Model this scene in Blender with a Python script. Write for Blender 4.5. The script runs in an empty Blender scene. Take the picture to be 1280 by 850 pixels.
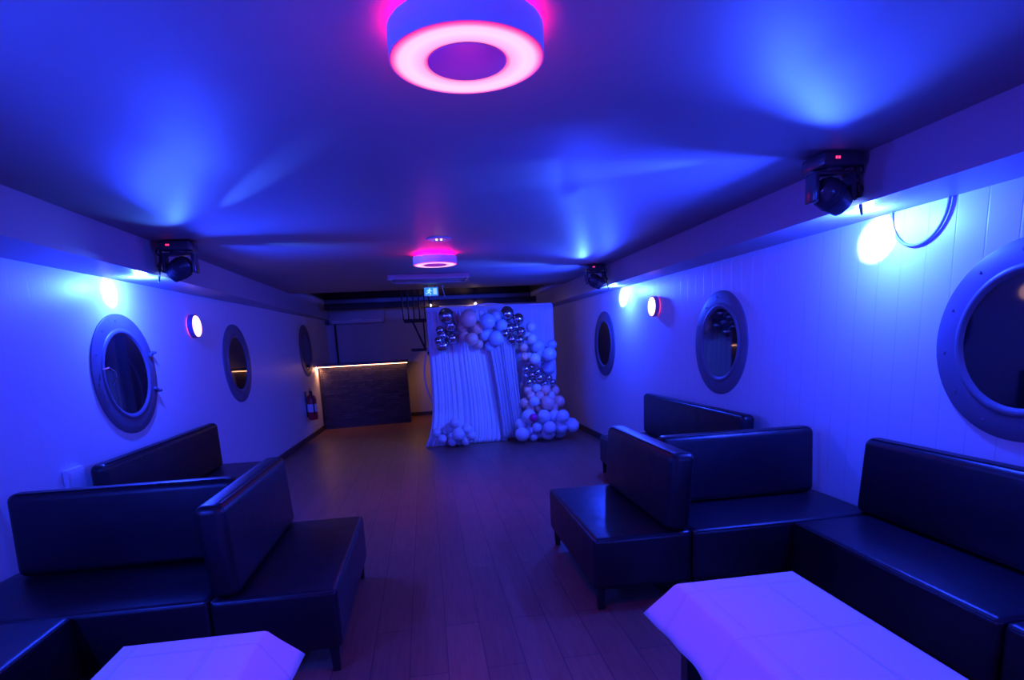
import bpy, bmesh, math, random
from mathutils import Vector, Matrix
random.seed(11)
sc = bpy.context.scene
COL = sc.collection
PI = math.pi

# ------------------------------------------------------------------ helpers
def mat(name, col=(.8, .8, .8), rough=.5, metal=0.0, emit=None, estr=0.0, spec=.5, coat=0.0, trans=0.0, alpha=1.0):
    m = bpy.data.materials.new(name); m.use_nodes = True
    b = m.node_tree.nodes['Principled BSDF']
    b.inputs['Base Color'].default_value = (*col, 1)
    b.inputs['Roughness'].default_value = rough
    b.inputs['Metallic'].default_value = metal
    b.inputs['Specular IOR Level'].default_value = spec
    b.inputs['Coat Weight'].default_value = coat
    b.inputs['Transmission Weight'].default_value = trans
    b.inputs['Alpha'].default_value = alpha
    if emit:
        b.inputs['Emission Color'].default_value = (*emit, 1)
        b.inputs['Emission Strength'].default_value = estr
    return m

def nodes(m):
    nt = m.node_tree
    return nt, nt.nodes['Principled BSDF'], nt.nodes.new('ShaderNodeTexCoord')

def add_noise_bump(m, scale=30, strength=.2, dist=.01, detail=3, coord='Object', stretch=(1, 1, 1)):
    nt, b, tc = nodes(m)
    mp = nt.nodes.new('ShaderNodeMapping'); mp.inputs['Scale'].default_value = stretch
    n = nt.nodes.new('ShaderNodeTexNoise'); n.inputs['Scale'].default_value = scale; n.inputs['Detail'].default_value = detail
    bp = nt.nodes.new('ShaderNodeBump'); bp.inputs['Strength'].default_value = strength; bp.inputs['Distance'].default_value = dist
    nt.links.new(tc.outputs[coord], mp.inputs[0]); nt.links.new(mp.outputs[0], n.inputs[0])
    nt.links.new(n.outputs[0], bp.inputs['Height']); nt.links.new(bp.outputs[0], b.inputs['Normal'])
    return nt, b, tc, n, bp

def obj(name, bm, m, parent=None, smooth=True, angle=40):
    me = bpy.data.meshes.new(name)
    bmesh.ops.recalc_face_normals(bm, faces=bm.faces)
    bm.to_mesh(me); bm.free()
    if smooth:
        me.shade_smooth() if hasattr(me, 'shade_smooth') else None
        try: me.set_sharp_from_angle(angle=math.radians(angle))
        except Exception: pass
    mats = m if isinstance(m, (list, tuple)) else [m]
    for x in mats: me.materials.append(x)
    o = bpy.data.objects.new(name, me); COL.objects.link(o)
    if parent: o.parent = parent
    return o

def empty(name, loc=(0, 0, 0), rot=(0, 0, 0)):
    o = bpy.data.objects.new(name, None); COL.objects.link(o)
    o.location = loc; o.rotation_euler = rot; o.empty_display_size = .1
    return o

def tag(o, label=None, cat=None, group=None, kind=None):
    if label: o['label'] = label
    if cat: o['category'] = cat
    if group: o['group'] = group
    if kind: o['kind'] = kind
    return o

def copy_tree(o, parent=None):
    c = o.copy(); COL.objects.link(c)
    if parent: c.parent = parent
    for ch in list(o.children): copy_tree(ch, c)
    return c

def add_box(bm, x0, x1, y0, y1, z0, z1, bev=0, seg=2, mi=0, taper=None, M=None):
    b2 = bmesh.new(); bmesh.ops.create_cube(b2, size=1)
    for v in b2.verts:
        v.co = Vector(((x0+x1)/2+v.co.x*(x1-x0), (y0+y1)/2+v.co.y*(y1-y0), (z0+z1)/2+v.co.z*(z1-z0)))
    if taper: taper(b2)
    if bev: bmesh.ops.bevel(b2, geom=b2.edges[:], offset=bev, segments=seg, profile=.5, affect='EDGES')
    merge(bm, b2, M, mi)
    return bm

def merge(bm, b2, M=None, mi=0):
    if M is not None: bmesh.ops.transform(b2, matrix=M, verts=b2.verts)
    vm = {}
    for v in b2.verts: vm[v] = bm.verts.new(v.co)
    for f in b2.faces:
        try:
            nf = bm.faces.new([vm[v] for v in f.verts]); nf.material_index = mi; nf.smooth = True
        except ValueError: pass
    b2.free()

def lathe(bm, prof, seg=48, M=None, mi=0, closed=False):
    """prof: (r, z) list revolved about local z"""
    b2 = bmesh.new(); rings = []
    for r, z in prof:
        if r < 1e-6: rings.append([b2.verts.new((0, 0, z))])
        else: rings.append([b2.verts.new((r*math.cos(2*PI*i/seg), r*math.sin(2*PI*i/seg), z)) for i in range(seg)])
    n = len(rings)
    for k in range(n if closed else n-1):
        a, b = rings[k], rings[(k+1) % n]
        for i in range(seg):
            j = (i+1) % seg
            if len(a) == 1 and len(b) == 1: continue
            if len(a) == 1: b2.faces.new((a[0], b[i], b[j]))
            elif len(b) == 1: b2.faces.new((a[i], b[0], a[j]))
            else: b2.faces.new((a[i], b[i], b[j], a[j]))
    merge(bm, b2, M, mi)
    return bm

def tube(bm, pts, r=.005, seg=8, closed=False, mi=0):
    pts = [Vector(p) for p in pts]; n = len(pts); rings = []
    up = Vector((0, 0, 1))
    prev = None
    for i, p in enumerate(pts):
        if closed: t = (pts[(i+1) % n]-pts[i-1])
        else: t = pts[min(i+1, n-1)]-pts[max(i-1, 0)]
        t.normalize()
        if prev is None:
            a = t.cross(up)
            if a.length < .05: a = t.cross(Vector((1, 0, 0)))
        else: a = prev - t*prev.dot(t)
        a.normalize(); prev = a; b = t.cross(a)
        rr = r[i] if isinstance(r, (list, tuple)) else r
        rings.append([bm.verts.new(p+a*rr*math.cos(2*PI*k/seg)+b*rr*math.sin(2*PI*k/seg)) for k in range(seg)])
    for i in range(n if closed else n-1):
        A, B = rings[i], rings[(i+1) % n]
        for k in range(seg):
            l = (k+1) % seg
            f = bm.faces.new((A[k], A[l], B[l], B[k])); f.smooth = True; f.material_index = mi
    if not closed:
        for R in (rings[0], rings[-1]):
            try: bm.faces.new(R).material_index = mi
            except ValueError: pass
    return bm

def axisM(loc, zdir, xhint=(0, 0, 1)):
    z = Vector(zdir).normalized(); x = Vector(xhint); x = (x-z*x.dot(z)).normalized(); y = z.cross(x)
    M = Matrix((x, y, z)).transposed().to_4x4(); M.translation = Vector(loc)
    return M

# ------------------------------------------------------------------ camera
f_px = 727.28; pit = .1922; yaw = .1381; rol = .0492; ppy = 567.12; HC = 1.5674
cy, sy = math.cos(yaw), math.sin(yaw); cp, sp = math.cos(pit), math.sin(pit); cr, sr = math.cos(rol), math.sin(rol)
r0 = Vector((cy, -sy, 0)); fw = Vector((sy, cy, 0)); up0 = Vector((0, 0, 1))
Fv = fw*cp-up0*sp; Uv = fw*sp+up0*cp; Rv = cr*r0-sr*Uv; Vv = sr*r0+cr*Uv
cam = bpy.data.objects.new('camera', bpy.data.cameras.new('camera')); COL.objects.link(cam)
M = Matrix((Rv, Vv, -Fv)).transposed().to_4x4(); M.translation = (0, 0, HC); cam.matrix_world = M
cam.data.sensor_width = 36; cam.data.lens = f_px*36/1280; cam.data.shift_y = (ppy-425)/1280
cam.data.clip_start = .02
sc.camera = cam

# ------------------------------------------------------------------ materials
def board_wall(name, base, depth, tint):
    m = mat(name, base, .42)
    nt, b, tc = nodes(m)
    sep = nt.nodes.new('ShaderNodeSeparateXYZ'); nt.links.new(tc.outputs['Object'], sep.inputs[0])
    mul = nt.nodes.new('ShaderNodeMath'); mul.operation = 'MULTIPLY'; mul.inputs[1].default_value = 1/.165
    nt.links.new(sep.outputs['Y'], mul.inputs[0])
    fr = nt.nodes.new('ShaderNodeMath'); fr.operation = 'FRACT'; nt.links.new(mul.outputs[0], fr.inputs[0])
    sb = nt.nodes.new('ShaderNodeMath'); sb.operation = 'SUBTRACT'; sb.inputs[1].default_value = .5; nt.links.new(fr.outputs[0], sb.inputs[0])
    ab = nt.nodes.new('ShaderNodeMath'); ab.operation = 'ABSOLUTE'; nt.links.new(sb.outputs[0], ab.inputs[0])
    rp = nt.nodes.new('ShaderNodeMapRange'); rp.inputs['From Min'].default_value = .0; rp.inputs['From Max'].default_value = .035
    nt.links.new(ab.outputs[0], rp.inputs['Value'])
    bp = nt.nodes.new('ShaderNodeBump'); bp.inputs['Strength'].default_value = depth; bp.inputs['Distance'].default_value = .003
    nt.links.new(rp.outputs[0], bp.inputs['Height']); nt.links.new(bp.outputs[0], b.inputs['Normal'])
    mx = nt.nodes.new('ShaderNodeMix'); mx.data_type = 'RGBA'
    mx.inputs[6].default_value = (base[0]*tint, base[1]*tint, base[2]*tint, 1); mx.inputs[7].default_value = (*base, 1)
    nt.links.new(rp.outputs[0], mx.inputs[0]); nt.links.new(mx.outputs[2], b.inputs['Base Color'])
    return m

M_wall = board_wall('white_painted_boards', (.76, .74, .76), .35, .85)
M_walll = board_wall('white_painted_boards_shallow', (.76, .74, .76), .12, .95)
M_ceil = mat('ceiling_paint', (.5, .47, .47), .55); add_noise_bump(M_ceil, 6, .15, .01)
M_beam = mat('casing_paint', (.34, .33, .38), .38)
M_back = mat('rear_wall_paint', (.5, .48, .47), .6); add_noise_bump(M_back, 40, .1, .004)
M_base = mat('dark_baseboard', (.05, .045, .05), .5)
M_dark = mat('dark_timber', (.035, .025, .03), .6); add_noise_bump(M_dark, 10, .3, .01, stretch=(1, 8, 1))
M_black = mat('black_painted_metal', (.012, .012, .015), .35)
M_blackmatte = mat('black_matte', (.015, .015, .018), .7)
M_white = mat('white_plastic', (.75, .75, .78), .4)
M_flange = mat('porthole_grey_paint', (.13, .12, .17), .45); add_noise_bump(M_flange, 60, .06, .002)
M_pane = mat('porthole_glass_night', (.004, .005, .012), .04, spec=.8, coat=.5)
M_steel = mat('polished_steel', (.7, .7, .72), .2, 1)
M_chrome = mat('chrome_balloon_foil', (.62, .56, .6), .2, 1)
M_balw = mat('white_latex', (.78, .78, .82), .28)
M_balb = mat('pale_blue_latex', (.5, .62, .85), .28)
M_balp = mat('peach_latex', (.95, .52, .42), .32)
M_balm = mat('magenta_latex', (.75, .02, .3), .3)
M_cloth = mat('white_tablecloth', (.85, .84, .88), .75)
M_drape = mat('white_drape', (.8, .79, .84), .8)
M_sheer = mat('sheer_drape', (.62, .58, .7), .8, alpha=.82)
M_red = mat('red_enamel', (.5, .02, .03), .3)
M_gold = mat('warm_led', (1, .6, .35), .5, emit=(1, .42, .2), estr=10)
M_counter = mat('counter_top', (.06, .02, .02), .3)

# leather
M_leather = mat('black_leather', (.010, .005, .011), .38, spec=.45)
nt, b, tc, n, bp = add_noise_bump(M_leather, 220, .12, .002, 2)
n2 = nt.nodes.new('ShaderNodeTexNoise'); n2.inputs['Scale'].default_value = 5; nt.links.new(tc.outputs['Object'], n2.inputs[0])
bp2 = nt.nodes.new('ShaderNodeBump'); bp2.inputs['Strength'].default_value = .18; bp2.inputs['Distance'].default_value = .03
nt.links.new(n2.outputs[0], bp2.inputs['Height']); nt.links.new(bp.outputs[0], bp2.inputs['Normal']); nt.links.new(bp2.outputs[0], b.inputs['Normal'])

# floor: planks running down the room
M_floor = mat('wood_plank_floor', (.1, .08, .07), .38)
nt, b, tc = nodes(M_floor)
mp = nt.nodes.new('ShaderNodeMapping'); mp.inputs['Rotation'].default_value = (0, 0, PI/2)
br = nt.nodes.new('ShaderNodeTexBrick'); br.inputs['Scale'].default_value = 1
br.inputs['Brick Width'].default_value = 1.3; br.inputs['Row Height'].default_value = .19; br.inputs['Mortar Size'].default_value = .003
br.inputs['Color1'].default_value = (.30, .13, .085, 1); br.inputs['Color2'].default_value = (.235, .10, .068, 1); br.inputs['Mortar'].default_value = (.09, .05, .04, 1)
br.offset = .37
nt.links.new(tc.outputs['Object'], mp.inputs[0]); nt.links.new(mp.outputs[0], br.inputs[0])
m2 = nt.nodes.new('ShaderNodeMapping'); m2.inputs['Scale'].default_value = (14, 1.2, 1)
nn = nt.nodes.new('ShaderNodeTexNoise'); nn.inputs['Scale'].default_value = 3; nn.inputs['Detail'].default_value = 6
nt.links.new(tc.outputs['Object'], m2.inputs[0]); nt.links.new(m2.outputs[0], nn.inputs[0])
mx = nt.nodes.new('ShaderNodeMix'); mx.data_type = 'RGBA'; mx.blend_type = 'MULTIPLY'; mx.inputs[0].default_value = .55
nt.links.new(br.outputs[0], mx.inputs[6])
cr_ = nt.nodes.new('ShaderNodeValToRGB'); cr_.color_ramp.elements[0].position = .3; cr_.color_ramp.elements[0].color = (.45, .45, .45, 1); cr_.color_ramp.elements[1].position = .7
nt.links.new(nn.outputs[0], cr_.inputs[0]); nt.links.new(cr_.outputs[0], mx.inputs[7])
nt.links.new(mx.outputs[2], b.inputs['Base Color'])
bp = nt.nodes.new('ShaderNodeBump'); bp.inputs['Strength'].default_value = .15; bp.inputs['Distance'].default_value = .003
nt.links.new(nn.outputs[0], bp.inputs['Height']); nt.links.new(bp.outputs[0], b.inputs['Normal'])

# slate cladding of the bar
M_slate = mat('slate_cladding', (.05, .045, .05), .5)
nt, b, tc = nodes(M_slate)
mp = nt.nodes.new('ShaderNodeMapping'); mp.inputs['Rotation'].default_value = (PI/2, 0, 0)
br = nt.nodes.new('ShaderNodeTexBrick'); br.inputs['Scale'].default_value = 1; br.inputs['Brick Width'].default_value = .32; br.inputs['Row Height'].default_value = .045
br.inputs['Mortar Size'].default_value = .004; br.inputs['Color1'].default_value = (.06, .05, .055, 1); br.inputs['Color2'].default_value = (.03, .027, .032, 1); br.inputs['Mortar'].default_value = (.008, .008, .01, 1)
nt.links.new(tc.outputs['Object'], mp.inputs[0]); nt.links.new(mp.outputs[0], br.inputs[0]); nt.links.new(br.outputs[0], b.inputs['Base Color'])
nn = nt.nodes.new('ShaderNodeTexNoise'); nn.inputs['Scale'].default_value = 9; nt.links.new(mp.outputs[0], nn.inputs[0])
ad = nt.nodes.new('ShaderNodeMath'); ad.operation = 'ADD'; nt.links.new(nn.outputs[0], ad.inputs[0])
gy = nt.nodes.new('ShaderNodeRGBToBW'); nt.links.new(br.outputs[0], gy.inputs[0])
ml = nt.nodes.new('ShaderNodeMath'); ml.operation = 'MULTIPLY'; ml.inputs[1].default_value = 12; nt.links.new(gy.outputs[0], ml.inputs[0]); nt.links.new(ml.outputs[0], ad.inputs[1])
bp = nt.nodes.new('ShaderNodeBump'); bp.inputs['Strength'].default_value = .8; bp.inputs['Distance'].default_value = .02
nt.links.new(ad.outputs[0], bp.inputs['Height']); nt.links.new(bp.outputs[0], b.inputs['Normal'])

# cloth: ironed fold creases, spaced along the table
nt, b, tc = nodes(M_cloth)
sep = nt.nodes.new('ShaderNodeSeparateXYZ'); nt.links.new(tc.outputs['Object'], sep.inputs[0])
def crease(out, pitch, off):
    a = nt.nodes.new('ShaderNodeMath'); a.operation = 'MULTIPLY_ADD'; a.inputs[1].default_value = 1/pitch; a.inputs[2].default_value = off; nt.links.new(out, a.inputs[0])
    f = nt.nodes.new('ShaderNodeMath'); f.operation = 'FRACT'; nt.links.new(a.outputs[0], f.inputs[0])
    s = nt.nodes.new('ShaderNodeMath'); s.operation = 'SUBTRACT'; s.inputs[1].default_value = .5; nt.links.new(f.outputs[0], s.inputs[0])
    c = nt.nodes.new('ShaderNodeMath'); c.operation = 'ABSOLUTE'; nt.links.new(s.outputs[0], c.inputs[0])
    r = nt.nodes.new('ShaderNodeMapRange'); r.inputs['From Max'].default_value = .012/pitch; nt.links.new(c.outputs[0], r.inputs['Value'])
    return r.outputs[0]
a = crease(sep.outputs['X'], .27, .2); c = crease(sep.outputs['Y'], .36, .12)
mu = nt.nodes.new('ShaderNodeMath'); mu.operation = 'ADD'; nt.links.new(a, mu.inputs[0]); nt.links.new(c, mu.inputs[1])
nn = nt.nodes.new('ShaderNodeTexNoise'); nn.inputs['Scale'].default_value = 9; nt.links.new(tc.outputs['Object'], nn.inputs[0])
mu2 = nt.nodes.new('ShaderNodeMath'); mu2.operation = 'MULTIPLY_ADD'; mu2.inputs[1].default_value = .7; nt.links.new(nn.outputs[0], mu2.inputs[0]); nt.links.new(mu.outputs[0], mu2.inputs[2])
bp = nt.nodes.new('ShaderNodeBump'); bp.inputs['Strength'].default_value = .6; bp.inputs['Distance'].default_value = .008
nt.links.new(mu2.outputs[0], bp.inputs['Height']); nt.links.new(bp.outputs[0], b.inputs['Normal'])

# ring lamp diffuser: whitish pink that reddens at both rims (the strip behind it)
def ring_emit(name, strength, r_in, r_out):
    m = bpy.data.materials.new(name); m.use_nodes = True; nt = m.node_tree
    b = nt.nodes['Principled BSDF']; b.inputs['Base Color'].default_value = (.2, .12, .15, 1)
    tc = nt.nodes.new('ShaderNodeTexCoord'); ln = nt.nodes.new('ShaderNodeVectorMath'); ln.operation = 'LENGTH'
    sx = nt.nodes.new('ShaderNodeVectorMath'); sx.operation = 'MULTIPLY'; sx.inputs[1].default_value = (1, 1, 0)
    nt.links.new(tc.outputs['Object'], sx.inputs[0]); nt.links.new(sx.outputs[0], ln.inputs[0])
    mr = nt.nodes.new('ShaderNodeMapRange'); mr.inputs['From Min'].default_value = r_in; mr.inputs['From Max'].default_value = r_out
    nt.links.new(ln.outputs['Value'], mr.inputs['Value'])
    cr = nt.nodes.new('ShaderNodeValToRGB'); e = cr.color_ramp.elements
    e[0].position = 0; e[0].color = (.9, .02, .32, 1); e[1].position = 1; e[1].color = (1, .01, .22, 1)
    for p, c in ((.14, (1, .38, .66, 1)), (.5, (1, .62, .82, 1)), (.76, (1, .56, .8, 1)), (.91, (1, .16, .45, 1))):
        x = e.new(p); x.color = c
    nt.links.new(mr.outputs[0], cr.inputs[0]); nt.links.new(cr.outputs[0], b.inputs['Emission Color'])
    b.inputs['Emission Strength'].default_value = strength
    return m
M_ring = ring_emit('ring_lamp_diffuser', 1.15, .108, .208)
M_halo = mat('ring_lamp_halo', (.5, .1, .2), .5, emit=(1, .0, .22), estr=30.0)
M_lamp_body = mat('lamp_housing', (.92, .85, .95), .45)
M_disc = mat('lamp_centre_plate', (.2, .2, .6), .45, emit=(.25, .02, .42), estr=.12)  # faint emission stands in for diffuser light falling on the plate
M_sconce = mat('sconce_diffuser', (.8, .6, .6), .4, emit=(1, .5, .5), estr=2.6)
M_sconce_halo = mat('sconce_halo', (.6, .2, .2), .4, emit=(1, .06, .12), estr=1.6)
M_lens = mat('fixture_lens_lit', (.5, .7, 1), .2, emit=(.35, .65, 1), estr=12)
M_redled = mat('red_indicator', (.5, 0, 0), .4, emit=(1, .03, .15), estr=2.5)
M_bulb = mat('small_bulb', (1, .9, .8), .4, emit=(1, .85, .75), estr=6)
M_exit = mat('exit_sign_face', (.1, .5, .4), .4, emit=(.04, .3, .45), estr=.8)
M_exitw = mat('exit_sign_white', (.8, .9, .9), .4, emit=(.35, .65, .8), estr=.9)
M_head = mat('fixture_plastic', (.05, .05, .07), .22)
M_grille = mat('air_unit_plastic', (.42, .42, .46), .45)
M_hatch = mat('ceiling_hatch_paint', (.34, .24, .25), .5)

# ------------------------------------------------------------------ room shell
YB = 13.3; YN = -3.6; ZT = 2.4246; ZLIP = 2.2065
def XR(y): return 2.6808-.0152*(y-3)
def XL(y): return -2.3748+.0311*(y-3)

def prism(bm, pts_xy, z0, z1):
    lo = [bm.verts.new((x, y, z0)) for x, y in pts_xy]; hi = [bm.verts.new((x, y, z1)) for x, y in pts_xy]
    bm.faces.new(lo[::-1]); bm.faces.new(hi)
    n = len(pts_xy)
    for i in range(n): bm.faces.new((lo[i], lo[(i+1) % n], hi[(i+1) % n], hi[i]))
    return bm
def struct(name, bm, m, smooth=False):
    return tag(obj(name, bm, m, smooth=smooth), kind='structure')

T = .12
struct('floor', prism(bmesh.new(), [(XL(YN)-T, YN-T), (XR(YN)+T, YN-T), (XR(YB)+T, YB+T), (XL(YB)-T, YB+T)], -.1, 0), M_floor)
struct('wall_left', prism(bmesh.new(), [(XL(YN)-T, YN), (XL(YN), YN), (XL(YB), YB), (XL(YB)-T, YB)], 0, ZT+.02), M_walll)
struct('wall_right', prism(bmesh.new(), [(XR(YN), YN), (XR(YN)+T, YN), (XR(YB)+T, YB), (XR(YB), YB)], 0, ZT+.02), M_wall)
struct('wall_rear', prism(bmesh.new(), [(XL(YB)-T, YB), (XR(YB)+T, YB), (XR(YB)+T, YB+T), (XL(YB)-T, YB+T)], 0, 3.2), M_back)
struct('wall_front', prism(bmesh.new(), [(XL(YN)-T, YN-T), (XR(YN)+T, YN-T), (XR(YN)+T, YN), (XL(YN)-T, YN)], 0, ZT+.02), M_wall)
# ceiling with the stair opening
ox0, ox1, oy0, oy1 = -1.85, 2.2, 9.6, 12.0
bm = bmesh.new()
add_box(bm, XL(YN)-T, XR(YN)+T, YN-T, oy0, ZT, ZT+.08)
add_box(bm, XL(YN)-T, ox0, oy0, YB+T, ZT, ZT+.08)
add_box(bm, ox1, XR(YN)+T, oy0, YB+T, ZT, ZT+.08)
add_box(bm, ox0, ox1, oy1, YB+T, ZT, ZT+.08)
struct('ceiling', bm, M_ceil)
bm = bmesh.new()
add_box(bm, ox0-.05, ox0, oy0-.05, oy1, ZT+.08, 3.15)
add_box(bm, ox1, ox1+.05, oy0-.05, oy1, ZT+.08, 3.15)
add_box(bm, ox0-.05, ox1+.05, oy0-.05, oy0, ZT+.08, 3.15)
add_box(bm, ox0-.05, ox1+.05, oy1, oy1+.05, ZT+.08, 3.15)
add_box(bm, ox0-.05, ox1+.05, oy0-.05, oy1+.05, 3.15, 3.2)
struct('trim_1', bm, M_dark)      # dark stairwell lining above the ceiling opening
# header over the rear end of the opening
bm = bmesh.new(); add_box(bm, ox0, XR(12)-.01, 11.95, 12.05, 2.31, ZT-.002, .004)
struct('trim_2', bm, M_dark)
# bulkhead behind the backdrop
struct('wall_bulkhead', prism(bmesh.new(), [(.35, 12.0), (XR(12)-.005, 12.0), (XR(12)-.005, 12.1), (.35, 12.1)], 0, 2.31), M_back)
# side casings under the ceiling with a projecting lip
for nm, side in (('trim_3', 1), ('trim_4', -1)):
    W = XR if side > 0 else XL
    xb = 2.306 if side > 0 else -1.9568
    bm = prism(bmesh.new(), [(W(YN), YN), (xb, YN), (xb, YB-.002), (W(YB), YB-.002)], ZLIP-.005, ZT-.001)
    xl = xb-side*.022
    prism(bm, [(W(YN), YN), (xl, YN), (xl, YB-.002), (W(YB), YB-.002)], ZLIP-.035, ZLIP)
    struct(nm, bm, M_beam)
for nm, W, s in (('baseboard_left', XL, 1), ('baseboard_right', XR, -1)):
    struct(nm, prism(bmesh.new(), [(W(YN), YN), (W(YN)+s*.025, YN), (W(YB)+s*.025, YB), (W(YB), YB)], 0, .09), M_base)
struct('baseboard_rear', prism(bmesh.new(), [(XL(YB)+.03, YB-.02), (XR(YB)-.03, YB-.02), (XR(YB)-.03, YB), (XL(YB)+.03, YB)], 0, .08), M_base)

# ------------------------------------------------------------------ portholes
def wall_dir(side):    # inward normal
    v = Vector((-1, -.0152, 0)) if side > 0 else Vector((1, -.0311, 0))
    return v.normalized()
def porthole(i, side, y, z=1.4523, detail=True):
    W = XR if side > 0 else XL
    root = empty('window_%d' % i); tag(root, kind='structure')
    root.matrix_world = axisM((W(y), y, z), wall_dir(side))
    bm = bmesh.new()
    lathe(bm, [(.30, 0), (.46, 0), (.46, .010), (.452, .014), (.35, .014), (.345, .020), (.33, .024), (.318, .020), (.31, .012), (.30, .008)], 72, closed=True)
    obj('frame', bm, M_flange, root)
    bm = bmesh.new()
    lathe(bm, [(0, .010), (.305, .010), (.305, .004), (0, .004)], 72)
    obj('pane', bm, M_pane, root)
    # bolts
    bm = bmesh.new()
    for k in range(12):
        a = 2*PI*k/12+.13
        lathe(bm, [(0, .018), (.006, .0175), (.008, .013)], 10, Matrix.Translation((.41*math.cos(a), .41*math.sin(a), 0)))
    obj('bolt_ring', bm, M_flange, root)
    if detail:
        for a in (PI/2+.35, PI/2-.35) if side > 0 else (-PI/2+.35, -PI/2-.35):
            # local x is up, local y along the wall
            bm = bmesh.new(); cx, cyy = math.cos(a), math.sin(a)
            add_box(bm, -.014, .014, -.02, .06, .012, .032, .005, M=Matrix.Translation((cx*.41, cyy*.41, 0)) @ Matrix.Rotation(a-PI/2, 4, 'Z'))
            lathe(bm, [(0, .045), (.011, .043), (.013, .018)], 12, Matrix.Translation((cx*.465, cyy*.47, 0)))
            obj('hinge', bm, M_flange, root)
        a = PI/2 if side < 0 else -PI/2
        bm = bmesh.new(); s = 1 if side < 0 else -1
        tube(bm, [(.05, s*.36, .03), (.06, s*.34, .06), (.03, s*.29, .07), (-.03, s*.265, .06), (-.07, s*.27, .035)], .008, 8)
        obj('latch_handle', bm, M_steel, root)
    return root
porthole(1, 1, 2.3048, detail=False); porthole(2, 1, 5.0274, detail=False); porthole(3, 1, 8.3284, detail=False)
porthole(4, -1, 4.9685); porthole(5, -1, 7.4826, detail=False); porthole(6, -1, 11.1, z=1.56, detail=False)

# ------------------------------------------------------------------ lounge benches
def slab(x0, x1, y0, y1, z0, z1, bev=.02, seg=3, lean=None):
    bm = bmesh.new()
    def tp(b2):
        if lean:
            for v in b2.verts:
                k = (v.co.z-z0)/(z1-z0)
                v.co.x += lean[0]*k; v.co.y += lean[1]*k
                if k > .5 and len(lean) > 2:
                    # slimmer top
                    pass
    add_box(bm, x0, x1, y0, y1, z0, z1, bev, seg, taper=tp)
    return bm

def puff(bm, ax, amount, lo, hi):
    pass

SEAT = .44
def bench(label, x0, x1, y0, y1, face, back=None, legs=None, group='black leather lounge benches'):
    """face: unit direction the seat front looks. back=(bx0,bx1,by0,by1, leanx, leany)"""
    cx, cyy = (x0+x1)/2, (y0+y1)/2
    root = empty('lounge_bench', (cx, cyy, 0)); tag(root, label, 'bench', group)
    L = lambda a, b: (a-cx, b-cyy)
    a0, b0 = L(x0, y0); a1, b1 = L(x1, y1)
    # upholstered base with soft top edge, a welt below the cushion
    bm = bmesh.new(); add_box(bm, a0, a1, b0, b1, .13, SEAT, .03, 5)
    obj('seat', bm, M_leather, root, angle=85)
    bm = bmesh.new(); add_box(bm, a0+.04, a1-.04, b0+.04, b1-.04, .118, .131, .002, 1)
    obj('underframe', bm, M_blackmatte, root)
    bm = bmesh.new()
    r = .0045
    e = .022
    pts = [(a0+e, b0+e*.3, SEAT-.012), (a1-e, b0+e*.3, SEAT-.012), (a1-e*.3, b0+e, SEAT-.012), (a1-e*.3, b1-e, SEAT-.012), (a1-e, b1-e*.3, SEAT-.012), (a0+e, b1-e*.3, SEAT-.012), (a0+e*.3, b1-e, SEAT-.012), (a0+e*.3, b0+e, SEAT-.012)]
    tube(bm, pts, r, 6, closed=True); obj('piping', bm, M_leather, root)
    if back:
        bx0, bx1, by0, by1, lx, ly = back
        c0, d0 = L(bx0, by0); c1, d1 = L(bx1, by1)
        bm = bmesh.new(); h0, h1 = SEAT+.001, .895
        b2 = bmesh.new(); bmesh.ops.create_grid(b2, x_segments=2, y_segments=2, size=1); b2.free()
        def tp(b3):
            for v in b3.verts:
                k = (v.co.z-h0)/(h1-h0); v.co.x += lx*k; v.co.y += ly*k
        add_box(bm, c0, c1, d0, d1, h0, h1, .045, 6, taper=tp)
        o = obj('backrest', bm, M_leather, root, angle=85)
        # top seam
        bm = bmesh.new(); zt = h1-.006
        if abs(lx) > abs(ly) or (c1-c0) < (d1-d0):
            xs = (c0 if lx > 0 or (lx == 0 and face[0] < 0) else c1)+lx
            s_ = 1 if xs < (c0+c1)/2+lx else -1
            tube(bm, [(xs+s_*.022, d0+.05, zt+.002), (xs+s_*.022, d1-.05, zt+.002)], .0045, 6)
        else:
            ys = (d0 if ly > 0 else d1)+ly; s_ = 1 if ly > 0 else -1
            tube(bm, [(c0+.05, ys+s_*.022, zt+.002), (c1-.05, ys+s_*.022, zt+.002)], .0045, 6)
        obj('backrest_seam', bm, M_leather, o)
    for lx_, ly_ in legs or [(x0, y0), (x1, y0), (x0, y1), (x1, y1)]:
        p, q = L(lx_, ly_); p += .045 if p < 0 else -.045; q += .045 if q < 0 else -.045
        bm = bmesh.new()
        def tpl(b3):
            for v in b3.verts:
                if v.co.z < .01: v.co.x = p+(v.co.x-p)*.72; v.co.y = q+(v.co.y-q)*.72
        add_box(bm, p-.024, p+.024, q-.024, q+.024, 0, .135, .002, 1, taper=tpl)
        obj('leg', bm, M_black, root)
    return root

# right-hand booth
bench('right-hand black leather bench facing the aisle, its back turned to the right booth', .862, 1.452, 3.03, 4.25, (-1, 0), (1.30, 1.445, 3.035, 4.245, .03, 0))
bench('black leather bench across the right booth, facing the camera from behind the white table', 1.456, 2.64, 3.03, 3.70, (0, -1), (1.487, 2.585, 3.54, 3.67, 0, .03))
bench('black leather bench along the right wall beside the right white table', 2.07, 2.665, 1.75, 3.026, (-1, 0), (2.53, 2.645, 1.76, 3.105, .03, 0))
bench('black leather bench at the right edge of the picture, touching the wall bench', 2.075, 2.675, .48, 1.745, (-1, 0), (2.54, 2.655, .49, 1.74, .03, 0))
bench('black leather bench along the right wall under the middle porthole, behind the cross bench', 1.93, 2.60, 4.26, 6.46, (-1, 0), (2.45, 2.57, 4.27, 6.44, -.0, 0))
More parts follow.
